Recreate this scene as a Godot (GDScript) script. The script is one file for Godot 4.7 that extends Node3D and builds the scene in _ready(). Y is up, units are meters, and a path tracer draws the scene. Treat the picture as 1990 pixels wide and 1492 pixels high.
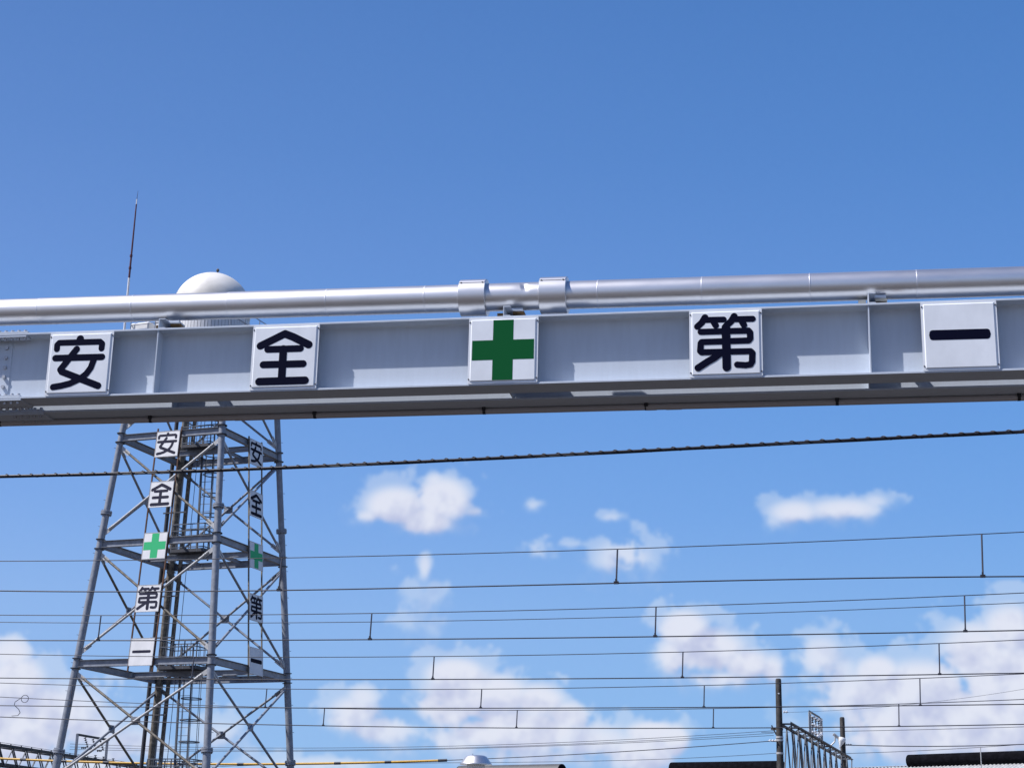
extends Node3D

# ---------------------------------------------------------------- mesh helper
class Mb:
	var v := PackedVector3Array()
	var n := PackedVector3Array()

	func tri(a: Vector3, b: Vector3, c: Vector3, na: Vector3, nb: Vector3, nc: Vector3) -> void:
		var g := (b - a).cross(c - a)
		if g.dot(na + nb + nc) > 0.0:
			v.append(a); v.append(c); v.append(b)
			n.append(na); n.append(nc); n.append(nb)
		else:
			v.append(a); v.append(b); v.append(c)
			n.append(na); n.append(nb); n.append(nc)

	func quad(a: Vector3, b: Vector3, c: Vector3, d: Vector3, m: Vector3) -> void:
		tri(a, b, c, m, m, m)
		tri(a, c, d, m, m, m)

	func flat4(a: Vector3, b: Vector3, c: Vector3, d: Vector3, away: Vector3) -> void:
		var m := (b - a).cross(c - a).normalized()
		if m.dot((a + b + c + d) * 0.25 - away) < 0.0:
			m = -m
		quad(a, b, c, d, m)

	func box(c: Vector3, s: Vector3, basis := Basis()) -> void:
		var h := s * 0.5
		for ax in 3:
			for sg: float in [-1.0, 1.0]:
				var m := Vector3.ZERO
				m[ax] = sg
				var p := Vector3.ZERO
				var q := Vector3.ZERO
				p[(ax + 1) % 3] = h[(ax + 1) % 3]
				q[(ax + 2) % 3] = h[(ax + 2) % 3]
				var o: Vector3 = m * h[ax]
				quad(c + basis * (o - p - q), c + basis * (o + p - q), c + basis * (o + p + q), c + basis * (o - p + q), basis * m)

	# a plate whose front and back edges (z) are chamfered
	func plate(c: Vector3, s: Vector3, bev: float, basis := Basis()) -> void:
		var h := s * 0.5
		var k := [Vector2(-h.x, -h.y), Vector2(h.x, -h.y), Vector2(h.x, h.y), Vector2(-h.x, h.y)]
		var rings := []
		for zz in [[-h.z, 0.0], [h.z - bev, 0.0], [h.z, bev]]:
			var r := []
			for p in k:
				r.append(c + basis * Vector3(p.x - signf(p.x) * zz[1], p.y - signf(p.y) * zz[1], zz[0]))
			rings.append(r)
		for j in 2:
			for i in 4:
				flat4(rings[j][i], rings[j][(i + 1) % 4], rings[j + 1][(i + 1) % 4], rings[j + 1][i], c)
		flat4(rings[0][0], rings[0][1], rings[0][2], rings[0][3], c)
		flat4(rings[2][0], rings[2][1], rings[2][2], rings[2][3], c)

	static func frame(dir: Vector3, up := Vector3.UP) -> Basis:
		var y := dir.normalized()
		var ref := up if absf(y.dot(up)) < 0.98 else Vector3.RIGHT
		var x := ref.cross(y).normalized()
		return Basis(x, y, x.cross(y))

	# a rectangular bar between two points: w across, h along the up side
	func bar(a: Vector3, b: Vector3, w: float, h: float, up := Vector3.UP) -> void:
		box((a + b) * 0.5, Vector3(w, a.distance_to(b), h), frame(b - a, up))

	func hbeam(a: Vector3, b: Vector3, w: float, h: float, t: float) -> void:
		var f := frame(b - a)
		var l := a.distance_to(b)
		var c := (a + b) * 0.5
		box(c, Vector3(t, l, h - 2.0 * t), f)
		box(c + f.z * (h - t) * 0.5, Vector3(w, l, t), f)
		box(c - f.z * (h - t) * 0.5, Vector3(w, l, t), f)

	func angle(a: Vector3, b: Vector3, w: float, t: float, up := Vector3.UP) -> void:
		var f := frame(b - a, up)
		var l := a.distance_to(b)
		var c := (a + b) * 0.5
		box(c, Vector3(w, l, t), f)
		box(c + f.x * (w - t) * 0.5 - f.z * (w + t) * 0.5, Vector3(t, l, w), f)

	func tube(a: Vector3, b: Vector3, r0: float, r1: float, k := 12, caps := true) -> void:
		var f := frame(b - a)
		var slope := (r0 - r1) / maxf(a.distance_to(b), 1e-5)
		for i in k:
			var t0 := TAU * i / k
			var t1 := TAU * (i + 1) / k
			var d0: Vector3 = f.x * cos(t0) + f.z * sin(t0)
			var d1: Vector3 = f.x * cos(t1) + f.z * sin(t1)
			var n0 := (d0 + f.y * slope).normalized()
			var n1 := (d1 + f.y * slope).normalized()
			tri(a + d0 * r0, a + d1 * r0, b + d1 * r1, n0, n1, n1)
			tri(a + d0 * r0, b + d1 * r1, b + d0 * r1, n0, n1, n0)
			if caps:
				tri(a, a + d0 * r0, a + d1 * r0, -f.y, -f.y, -f.y)
				tri(b, b + d0 * r1, b + d1 * r1, f.y, f.y, f.y)

	func path(p: Array, r: float, k := 8) -> void:
		for i in p.size() - 1:
			tube(p[i], p[i + 1], r, r, k, i == 0 or i == p.size() - 2)

	# profile of (radius, height) turned about the y axis of basis
	func lathe(o: Vector3, prof: Array, k := 24, basis := Basis(), smooth := false) -> void:
		var nr := []
		for j in prof.size() - 1:
			var e: Vector2 = prof[j + 1] - prof[j]
			nr.append(Vector2(e.y, -e.x).normalized())
		for j in prof.size() - 1:
			var na: Vector2 = nr[j]
			var nb: Vector2 = nr[j]
			if smooth:
				na = (nr[maxi(j - 1, 0)] + nr[j]).normalized()
				nb = (nr[j] + nr[mini(j + 1, nr.size() - 1)]).normalized()
			for i in k:
				var t0 := TAU * i / k
				var t1 := TAU * (i + 1) / k
				var d0 := Vector3(cos(t0), 0, sin(t0))
				var d1 := Vector3(cos(t1), 0, sin(t1))
				var q := func(d: Vector3, p: Vector2) -> Vector3: return o + basis * (d * p.x + Vector3(0, p.y, 0))
				var m := func(d: Vector3, p: Vector2) -> Vector3: return basis * (d * p.x + Vector3(0, p.y, 0))
				var a: Vector2 = prof[j]
				var b: Vector2 = prof[j + 1]
				if a.x > 1e-6:
					tri(q.call(d0, a), q.call(d1, a), q.call(d1, b), m.call(d0, na), m.call(d1, na), m.call(d1, nb))
				if b.x > 1e-6:
					tri(q.call(d0, a), q.call(d1, b), q.call(d0, b), m.call(d0, na), m.call(d1, nb), m.call(d0, nb))

	# a flat polygon in the xy plane of t
	func sheet(poly: PackedVector2Array, z: float, t := Transform3D()) -> void:
		var idx := Geometry2D.triangulate_polygon(poly)
		for i in range(0, idx.size(), 3):
			var a := poly[idx[i]]
			var b := poly[idx[i + 1]]
			var c := poly[idx[i + 2]]
			tri(t * Vector3(a.x, a.y, z), t * Vector3(b.x, b.y, z), t * Vector3(c.x, c.y, z), t.basis.z, t.basis.z, t.basis.z)

	func done() -> ArrayMesh:
		var m := ArrayMesh.new()
		var arr := []
		arr.resize(Mesh.ARRAY_MAX)
		arr[Mesh.ARRAY_VERTEX] = v
		arr[Mesh.ARRAY_NORMAL] = n
		m.add_surface_from_arrays(Mesh.PRIMITIVE_TRIANGLES, arr)
		return m


var taken := {}
var M := {}

func numbered(called: String) -> String:
	var k: int = taken.get(called, 0)
	taken[called] = k + 1
	return called if k == 0 else "%s_%03d" % [called, k]

func thing(called: String, label: String, category: String, at := Vector3.ZERO, turn := 0.0, group := "") -> Node3D:
	var o := Node3D.new()
	o.name = numbered(called)
	o.position = at
	o.rotation.y = turn
	add_child(o, true)
	o.set_meta("label", label)
	o.set_meta("category", category)
	if group:
		o.set_meta("group", group)
	return o

# one named part; repeats under the same parent get three-digit numbers
func part(called: String, mesh, mat: Material, parent: Node3D) -> MeshInstance3D:
	var o := MeshInstance3D.new()
	o.mesh = mesh.done() if mesh is Mb else mesh
	o.material_override = null
	o.mesh.surface_set_material(0, mat) if not o.mesh.surface_get_material(0) else o.set_surface_override_material(0, mat)
	var key := str(parent.get_instance_id()) + called
	var k: int = taken.get(key, 0)
	taken[key] = k + 1
	o.name = called if k == 0 else "%s_%03d" % [called, k]
	parent.add_child(o, true)
	return o

func structure(called: String, mesh: Mb, mat: Material) -> MeshInstance3D:
	var o := part(called, mesh, mat, self)
	o.set_meta("kind", "structure")
	return o

# ---------------------------------------------------------------- materials
func noise_image(size: int, freq: float, oct: int, rng_seed: int, lo: float, hi: float) -> ImageTexture:
	var f := FastNoiseLite.new()
	f.seed = rng_seed
	f.noise_type = FastNoiseLite.TYPE_SIMPLEX_SMOOTH
	f.frequency = freq
	f.fractal_type = FastNoiseLite.FRACTAL_FBM
	f.fractal_octaves = oct
	f.fractal_gain = 0.6
	var im := f.get_seamless_image(size, size)
	im.convert(Image.FORMAT_RGB8)
	for y in size:
		for x in size:
			var g := lerpf(lo, hi, im.get_pixel(x, y).r)
			im.set_pixel(x, y, Color(g, g, g))
	return ImageTexture.create_from_image(im)

func mat(called: String, lin: Color, rough: float, metal := 0.0, tex: Texture2D = null, tex_scale := Vector3.ONE, world := true) -> StandardMaterial3D:
	var m := StandardMaterial3D.new()
	m.resource_name = called
	m.albedo_color = lin.linear_to_srgb()
	m.roughness = rough
	m.metallic = metal
	if tex:
		m.albedo_texture = tex
		m.uv1_triplanar = true
		m.uv1_world_triplanar = world
		m.uv1_scale = tex_scale
		m.uv1_triplanar_sharpness = 4.0
	if called.contains("ink") or called.contains("green") or called == "girder_paint" or called == "ridge_dark":
		m.metallic_specular = 0.12
	M[called] = m
	return m

func materials() -> void:
	var mottled := noise_image(256, 0.02, 5, 3, 0.78, 1.0)
	var faint := noise_image(256, 0.012, 5, 5, 0.93, 1.0)
	var strong := noise_image(256, 0.02, 6, 9, 0.45, 1.0)
	var rough_map := noise_image(256, 0.03, 4, 11, 0.92, 1.0)
	mat("girder_paint", Color(0.555, 0.61, 0.68), 0.85, 0.0, noise_image(256, 0.02, 5, 17, 0.965, 1.0), Vector3(1.4, 0.25, 1.4))
	mat("sign_enamel", Color(0.82, 0.85, 0.88), 0.4, 0.0, faint, Vector3(0.7, 0.4, 0.7))
	mat("ink", Color(0.004, 0.005, 0.018), 0.7)
	mat("sign_green", Color(0.007, 0.100, 0.030), 0.7)
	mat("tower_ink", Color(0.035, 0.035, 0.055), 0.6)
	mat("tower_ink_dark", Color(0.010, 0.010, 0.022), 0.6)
	mat("tower_green", Color(0.06, 0.45, 0.19), 0.55)
	mat("tower_sign", Color(0.74, 0.74, 0.74), 0.55, 0.0, faint, Vector3(0.5, 0.3, 0.5))
	var al := mat("aluminium", Color(0.73, 0.72, 0.72), 0.44, 1.0, faint, Vector3(0.25, 0.8, 0.8))
	al.roughness_texture = rough_map
	mat("aluminium_edge", Color(0.68, 0.68, 0.70), 0.5, 1.0)
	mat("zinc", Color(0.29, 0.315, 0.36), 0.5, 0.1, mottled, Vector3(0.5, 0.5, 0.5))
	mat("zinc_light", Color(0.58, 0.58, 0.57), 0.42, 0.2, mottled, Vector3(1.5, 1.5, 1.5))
	mat("zinc_dark", Color(0.055, 0.058, 0.07), 0.6, 0.0, mottled, Vector3(0.6, 0.6, 0.6))
	mat("zinc_tan", Color(0.30, 0.26, 0.20), 0.6, 0.0, strong, Vector3(0.8, 0.8, 0.8))
	mat("rust", Color(0.20, 0.09, 0.045), 0.8, 0.0, strong, Vector3(1.2, 0.6, 1.2))
	mat("bolt", Color(0.42, 0.43, 0.46), 0.4, 0.4)
	mat("red_lead", Color(0.14, 0.025, 0.015), 0.7)
	mat("shoe_tan", Color(0.30, 0.17, 0.06), 0.8, 0.0, strong, Vector3(4, 4, 4))
	mat("pale_plastic", Color(0.55, 0.52, 0.44), 0.6)
	mat("conduit", Color(0.42, 0.40, 0.41), 0.55)
	mat("black_cable", Color(0.012, 0.012, 0.018), 0.45)
	mat("wire", Color(0.035, 0.035, 0.045), 0.5, 0.2)
	mat("dropper", Color(0.08, 0.08, 0.10), 0.5, 0.3)
	mat("concrete_pole", Color(0.085, 0.078, 0.072), 0.85, 0.0, strong, Vector3(0.8, 0.35, 0.8))
	mat("old_steel", Color(0.17, 0.145, 0.12), 0.75, 0.0, strong, Vector3(0.8, 0.8, 0.8))
	mat("blue_steel", Color(0.10, 0.115, 0.14), 0.6, 0.0, mottled, Vector3(0.8, 0.8, 0.8))
	mat("porcelain", Color(0.72, 0.72, 0.72), 0.15)
	mat("brown_porcelain", Color(0.04, 0.03, 0.03), 0.2)
	mat("yellow_sleeve", Color(0.72, 0.42, 0.05), 0.45, 0.0, mottled, Vector3(0.7, 3.0, 0.7))
	mat("radome", Color(0.84, 0.81, 0.74), 0.55, 0.0, noise_image(256, 0.008, 5, 21, 0.80, 1.0), Vector3(0.16, 0.26, 0.16))
	mat("mast_red", Color(0.075, 0.012, 0.022), 0.5)
	mat("mast_white", Color(0.70, 0.70, 0.70), 0.5)
	mat("white_paint", Color(0.76, 0.76, 0.75), 0.5, 0.0, faint, Vector3(0.5, 0.5, 0.5))
	mat("roof_white", Color(0.66, 0.66, 0.65), 0.5, 0.0, mottled, Vector3(0.35, 0.35, 0.35))
	mat("ridge_dark", Color(0.010, 0.010, 0.014), 0.8, 0.0, strong, Vector3(0.5, 0.5, 0.5))
	mat("ridge_grey", Color(0.10, 0.10, 0.10), 0.6, 0.0, mottled, Vector3(0.5, 0.5, 0.5))
	mat("wall", Color(0.40, 0.39, 0.36), 0.85, 0.0, mottled, Vector3(0.3, 0.3, 0.3))
	mat("concrete", Color(0.20, 0.175, 0.15), 0.9, 0.0, mottled, Vector3(0.3, 0.3, 0.3))
	mat("gravel", Color(0.095, 0.075, 0.06), 0.95, 0.0, strong, Vector3(0.4, 0.4, 0.4))
	mat("asphalt", Color(0.046, 0.037, 0.031), 0.95, 0.0, mottled, Vector3(0.5, 0.5, 0.5))

# ---------------------------------------------------------------- sky
const CLOUDS := [
	[Vector4(-3.89, 12.12, 1.25, 0.78), 1],
	[Vector4(-2.31, 12.43, 1.11, 0.87), 1],
	[Vector4(-2.99, 11.69, 1.25, 0.56), 1],
	[Vector4(-4.76, 11.74, 0.68, 0.35), 0.8],
	[Vector4(-1.14, 12.03, 0.61, 0.24), 0.7],
	[Vector4(-2.60, 13.03, 0.45, 0.35), 0.8],
	[Vector4(9.78, 12.11, 1.10, 0.49), 0.83],
	[Vector4(11.42, 12.17, 1.69, 0.45), 0.83],
	[Vector4(8.99, 11.73, 0.50, 0.35), 0.63],
	[Vector4(12.45, 12.40, 0.57, 0.31), 0.69],
	[Vector4(0.84, 12.32, 0.32, 0.19), 0.63],
	[Vector4(3.53, 11.93, 0.43, 0.21), 0.63],
	[Vector4(1.10, 10.70, 0.60, 0.42), 0.66],
	[Vector4(3.92, 10.57, 1.28, 0.84), 0.73],
	[Vector4(2.16, 11.01, 0.60, 0.16), 0.53],
	[Vector4(-2.84, 10.17, 0.28, 0.56), 0.73],
	[Vector4(-3.89, 10.05, 0.18, 0.16), 0.44],
	[Vector4(-2.63, 9.06, 0.78, 0.77), 0.45],
	[Vector4(-3.20, 8.11, 1.16, 0.45), 0.45],
	[Vector4(6.00, 8.20, 0.97, 0.77), 1],
	[Vector4(6.77, 7.53, 1.49, 0.84), 1],
	[Vector4(5.83, 7.35, 0.97, 0.84), 0.9],
	[Vector4(8.05, 7.11, 0.97, 0.59), 0.95],
	[Vector4(8.89, 6.95, 0.49, 0.56), 0.85],
	[Vector4(10.50, 7.37, 0.91, 0.84), 0.78],
	[Vector4(11.07, 6.87, 0.97, 0.66), 0.72],
	[Vector4(12.32, 6.82, 0.84, 0.63), 1],
	[Vector4(13.69, 6.29, 1.84, 1.05), 1],
	[Vector4(15.54, 7.42, 1.41, 1.25), 0.92],
	[Vector4(16.62, 8.14, 1.06, 0.96), 0.95],
	[Vector4(14.62, 5.31, 3.32, 1.39), 1],
	[Vector4(11.37, 5.88, 1.49, 0.70), 0.8],
	[Vector4(16.42, 6.11, 1.93, 2.26), 1],
	[Vector4(12.01, 5.30, 2.10, 0.87), 0.72],
	[Vector4(15.36, 4.18, 2.79, 1.05), 0.75],
	[Vector4(9.89, 6.45, 1.05, 0.44), 0.63],
	[Vector4(-1.67, 6.59, 1.16, 0.63), 1],
	[Vector4(-0.36, 5.94, 1.44, 0.80), 1],
	[Vector4(1.10, 5.81, 1.09, 0.63), 0.95],
	[Vector4(-1.73, 5.57, 1.44, 0.80), 1],
	[Vector4(0.35, 4.82, 2.88, 0.87), 1],
	[Vector4(2.06, 5.32, 1.08, 0.61), 0.9],
	[Vector4(-1.35, 4.45, 2.71, 0.70), 0.75],
	[Vector4(2.92, 4.54, 1.84, 0.70), 0.82],
	[Vector4(-4.74, 5.78, 0.67, 0.49), 0.78],
	[Vector4(-5.12, 4.98, 0.94, 0.45), 0.83],
	[Vector4(-4.09, 4.71, 1.66, 0.61), 0.78],
	[Vector4(-3.05, 4.24, 1.66, 0.52), 0.57],
	[Vector4(4.96, 4.82, 1.08, 0.45), 1],
	[Vector4(4.62, 4.20, 1.31, 0.73), 1],
	[Vector4(5.68, 4.58, 0.52, 0.63), 1],
	[Vector4(3.44, 3.85, 1.57, 0.38), 0.7],
	[Vector4(-16.21, 6.69, 0.84, 0.73), 0.85],
	[Vector4(-15.96, 5.73, 1.02, 1.08), 1],
	[Vector4(-15.65, 4.29, 2.18, 1.31), 1],
	[Vector4(-13.73, 4.37, 1.43, 0.73), 0.85],
	[Vector4(-12.24, 3.94, 1.48, 0.73), 0.75],
	[Vector4(-13.00, 3.42, 2.71, 0.73), 0.75],
	[Vector4(-9.30, 4.34, 0.91, 0.73), 0.63],
	[Vector4(-14.45, 5.12, 0.73, 0.47), 0.63],
	[Vector4(-9.73, 3.38, 2.62, 0.44), 0.63],
	[Vector4(-5.73, 3.53, 2.44, 0.35), 0.69],
	[Vector4(0.37, 4.07, 4.02, 0.63), 0.72],
	[Vector4(13.15, 4.98, 3.50, 1.39), 0.9],
	[Vector4(12.21, 6.21, 2.63, 0.96), 0.85],
	[Vector4(-14.90, 4.80, 2.27, 1.22), 0.9],
	[Vector4(7.19, 6.60, 1.93, 0.35), 0.76],
	[Vector4(2.41, 4.69, 2.27, 0.70), 0.8],
	[Vector4(-1.40, 6.04, 1.58, 1.05), 0.95],
	[Vector4(3.77, 4.30, 1.05, 0.52), 0.8],
	[Vector4(-4.97, 5.27, 1.05, 0.70), 0.83],
	[Vector4(15.88, 4.98, 2.10, 1.39), 0.95]
]
var puff := FastNoiseLite.new()
var unseen_bank := FastNoiseLite.new()
var lumps := FastNoiseLite.new()
var near_clouds := []

# (density, how much cloud is meant to be here, height within the cloud from -1 to 1)
func cloud_density(az: float, el: float, d: Vector3) -> Vector3:
	var base := 0.0
	var total := 0.0
	var lift := 0.0
	for c in near_clouds:
		var dx: float = (az - c[0].x) / c[0].z
		var dy: float = (el - c[0].y) / c[0].w
		var q := dx * dx + dy * dy
		if q < 5.0:
			var k: float = c[1] * exp(-0.72 * pow(q, 1.4))
			base = maxf(base, k)
			total += k
			lift += k * dy
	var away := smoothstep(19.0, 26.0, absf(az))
	if away > 0.0:  # clouds outside the view, their cover raised to brighten the ambient light
		var b := unseen_bank.get_noise_3dv(d * 100.0) * 1.3 + 0.62 - maxf(absf(el - 8.0) - 4.0, 0.0) * 0.035
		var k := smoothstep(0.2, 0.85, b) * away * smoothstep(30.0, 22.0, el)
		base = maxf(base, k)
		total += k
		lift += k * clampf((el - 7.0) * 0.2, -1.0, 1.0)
	if base < 0.06:
		return Vector3.ZERO
	var f := puff.get_noise_3dv(d * 100.0)
	var g := lumps.get_noise_3dv(d * 100.0)
	var amount := base * 1.25 + f * (1.25 + 0.2 * base) - (g + 0.55) * 0.42 - 0.16
	return Vector3(amount, base, clampf(lift / maxf(total, 0.01), -1.0, 1.0))

func clear_sky(el: float) -> Color:
	# a clear air gradient: (degrees above the horizon, sRGB colour)
	var stops := [[-2.0, Color(0.62, 0.76, 0.93)], [3.5, Color(0.605, 0.755, 0.938)], [8.5, Color(0.560, 0.715, 0.928)], [12.0, Color(0.490, 0.664, 0.910)], [15.5, Color(0.440, 0.626, 0.888)],
		[20.5, Color(0.392, 0.570, 0.838)], [24.0, Color(0.350, 0.536, 0.806)], [29.0, Color(0.310, 0.500, 0.770)], [50.0, Color(0.25, 0.43, 0.70)], [90.0, Color(0.21, 0.38, 0.65)]]
	for i in stops.size() - 1:
		if el <= stops[i + 1][0]:
			return stops[i][1].lerp(stops[i + 1][1], clampf((el - stops[i][0]) / (stops[i + 1][0] - stops[i][0]), 0.0, 1.0))
	return stops[-1][1]

func direction(az: float, el: float) -> Vector3:
	var a := deg_to_rad(az)
	var e := deg_to_rad(el)
	return Vector3(sin(a) * cos(e), sin(e), -cos(a) * cos(e))

func sky_color(az: float, el: float) -> Color:
	var dir := direction(az, el)
	var c := clear_sky(el)
	if el > -2.0:
		# the air is paler towards the sun and deeper away from it
		var k := dir.dot(Vector3(-2.383, 3.06, 0.583).normalized()) - 0.13
		c = Color(c.r + 0.115 * k, c.g + 0.035 * k, c.b + 0.012 * k)
	if el < 0.0 or el > 30.0:
		return c
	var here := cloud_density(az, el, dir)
	if here.x <= 0.0:
		return c
	var sunward := cloud_density(az - 0.4, el + 0.5, direction(az - 0.4, el + 0.5))
	var soft := lerpf(0.62, 0.16, smoothstep(-0.7, 0.6, here.z)) * lerpf(2.2, 1.0, smoothstep(0.5, 0.9, here.y))
	var alpha := smoothstep(0.0, soft, here.x) * lerpf(0.42, 1.0, smoothstep(0.35, 0.9, here.y))
	var lit := clampf(0.62 + (here.x - sunward.x) * 0.85 + here.z * 0.32, 0.0, 1.0)
	var white := Color(0.765, 0.785, 0.895).lerp(Color(0.915, 0.920, 0.965), lit)
	return c.lerp(white, alpha * 0.92)

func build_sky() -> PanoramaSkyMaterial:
	puff.seed = 7
	puff.noise_type = FastNoiseLite.TYPE_SIMPLEX_SMOOTH
	puff.frequency = 0.28
	puff.fractal_octaves = 6
	puff.fractal_gain = 0.66
	puff.domain_warp_enabled = true
	puff.domain_warp_fractal_type = FastNoiseLite.DOMAIN_WARP_FRACTAL_NONE
	puff.domain_warp_amplitude = 3.0
	puff.domain_warp_frequency = 0.10
	lumps.seed = 31
	lumps.noise_type = FastNoiseLite.TYPE_CELLULAR
	lumps.cellular_return_type = FastNoiseLite.RETURN_DISTANCE
	lumps.frequency = 0.85
	lumps.fractal_octaves = 3
	lumps.fractal_gain = 0.6
	unseen_bank.seed = 12
	unseen_bank.frequency = 0.02
	unseen_bank.fractal_octaves = 3
	var rng := RandomNumberGenerator.new()
	rng.seed = 4
	var w := 1024
	var h := 512
	var im := Image.create(w, h, false, Image.FORMAT_RGB8)
	for y in h:
		var el := 90.0 - (y + 0.5) * 180.0 / h
		if el < -2.0:
			im.fill_rect(Rect2i(0, y, w, 1), clear_sky(el))
			continue
		near_clouds = CLOUDS.filter(func(c): return absf(c[0].y - el) < 2.4 * c[0].w + 0.8)
		for x in w:
			im.set_pixel(x, y, sky_color((x + 0.5) * 360.0 / w - 180.0, el))
	im.resize(4096, 2048, Image.INTERPOLATE_CUBIC)
	var s := 360.0 / 4096.0
	for y in range(670, 1025):
		var el := 90.0 - (y + 0.5) * s
		near_clouds = CLOUDS.filter(func(c): return absf(c[0].y - el) < 2.4 * c[0].w + 0.8)
		for x in range(2048 - 290, 2048 + 290):
			var c := sky_color((x + 0.5) * s - 180.0, el)
			var k := rng.randf_range(-0.5, 0.5) / 255.0
			im.set_pixel(x, y, Color(c.r + k, c.g + k, c.b + k))
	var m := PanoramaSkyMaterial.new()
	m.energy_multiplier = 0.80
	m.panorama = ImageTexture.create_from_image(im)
	return m

# ---------------------------------------------------------------- lettering: strokes of (width, centre line) on a board one unit high
const AN := [[0.120, [Vector2(-0.018, 0.385), Vector2(-0.015, 0.342)]],
	[0.096, [Vector2(-0.380, 0.235), Vector2(-0.383, 0.302), Vector2(-0.353, 0.334), Vector2(0.303, 0.331), Vector2(0.343, 0.297), Vector2(0.341, 0.224)]],
	[0.103, [Vector2(-0.390, 0.092), Vector2(0.360, 0.088)]],
	[0.106, [Vector2(-0.060, 0.224), Vector2(-0.289, -0.091), Vector2(-0.265, -0.126), Vector2(0.340, -0.365)]],
	[0.101, [Vector2(0.232, 0.044), Vector2(0.196, -0.079), Vector2(0.132, -0.174), Vector2(0.034, -0.25), Vector2(-0.118, -0.318), Vector2(-0.248, -0.348), Vector2(-0.380, -0.365)]]]
const ZEN := [[0.119, [Vector2(-0.012, 0.356), Vector2(-0.147, 0.291), Vector2(-0.380, 0.180)]], [0.119, [Vector2(-0.012, 0.356), Vector2(0.118, 0.303), Vector2(0.365, 0.175)]],
	[0.105, [Vector2(-0.264, 0.120), Vector2(0.241, 0.120)]], [0.109, [Vector2(-0.318, -0.115), Vector2(0.295, -0.118)]],
	[0.119, [Vector2(-0.365, -0.375), Vector2(0.339, -0.375)]], [0.118, [Vector2(-0.022, 0.120), Vector2(-0.020, -0.361)]]]
const DAI := [[0.097, [Vector2(-0.288, 0.386), Vector2(-0.334, 0.309), Vector2(-0.396, 0.252)]], [0.090, [Vector2(-0.288, 0.347), Vector2(-0.026, 0.345)]],
	[0.092, [Vector2(-0.170, 0.320), Vector2(-0.137, 0.259)]], [0.097, [Vector2(0.125, 0.389), Vector2(0.083, 0.318), Vector2(0.013, 0.253)]],
	[0.090, [Vector2(0.124, 0.344), Vector2(0.383, 0.341)]], [0.092, [Vector2(0.228, 0.314), Vector2(0.260, 0.252)]],
	[0.091, [Vector2(-0.350, 0.172), Vector2(0.321, 0.168), Vector2(0.343, 0.142), Vector2(0.345, 0.050), Vector2(0.322, 0.021), Vector2(-0.337, 0.020), Vector2(-0.351, 0.002), Vector2(-0.360, -0.114), Vector2(-0.342, -0.132), Vector2(0.345, -0.138), Vector2(0.371, -0.164), Vector2(0.365, -0.294), Vector2(0.342, -0.333), Vector2(0.274, -0.342), Vector2(0.158, -0.330)]],
	[0.120, [Vector2(0.005, 0.226), Vector2(0.010, -0.365)]], [0.103, [Vector2(-0.090, -0.165), Vector2(-0.166, -0.223), Vector2(-0.257, -0.274), Vector2(-0.392, -0.362)]]]
const ICHI := [[0.09, [Vector2(-0.365, 0.040), Vector2(0.362, 0.037)]], [0.09, [Vector2(-0.365, -0.016), Vector2(0.362, -0.019)]], [0.09, [Vector2(-0.370, 0.012), Vector2(0.368, 0.009)]]]

func glyph(strokes: Array, size: float, z: float) -> Mb:
	var m := Mb.new()
	var lift := 0.0
	for s in strokes:
		var line := PackedVector2Array()
		for p in s[1]:
			line.append(p * 1000.0)
		for poly in Geometry2D.offset_polyline(line, s[0] * 500.0, Geometry2D.JOIN_ROUND, Geometry2D.END_ROUND):
			var q := PackedVector2Array()
			for p in poly:
				q.append(p * 0.001 * size)
			m.sheet(q, z + lift)
		lift += 0.0004 * size
	return m

func cross_mark(size: float, z: float) -> Mb:
	var a := 0.150 * size
	var b := 0.456 * size
	var m := Mb.new()
	m.sheet(PackedVector2Array([Vector2(-a, b), Vector2(a, b), Vector2(a, a), Vector2(b, a), Vector2(b, -a), Vector2(a, -a), Vector2(a, -b), Vector2(-a, -b), Vector2(-a, -a), Vector2(-b, -a), Vector2(-b, a), Vector2(-a, a)]), z)
	return m

func mark(i: int, size: float, z: float) -> Mb:
	match i:
		0: return glyph(AN, size, z)
		1: return glyph(ZEN, size, z)
		2: return cross_mark(size, z)
		3: return glyph(DAI, size, z)
	return glyph(ICHI, size, z)

# ---------------------------------------------------------------- the pipe bridge
const BRIDGE := Vector3(0, 6.4749, -15.4106)
const BRIDGE_TURN := -0.1799
const HALF := 9.2          # half length of the girders
const STIFF := [-3.605, -0.085, 3.34]

func hex(m: Mb, at: Vector3, axis: Vector3, r: float, h: float) -> void:
	m.tube(at, at + axis * h, r, r * 0.92, 6)

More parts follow.
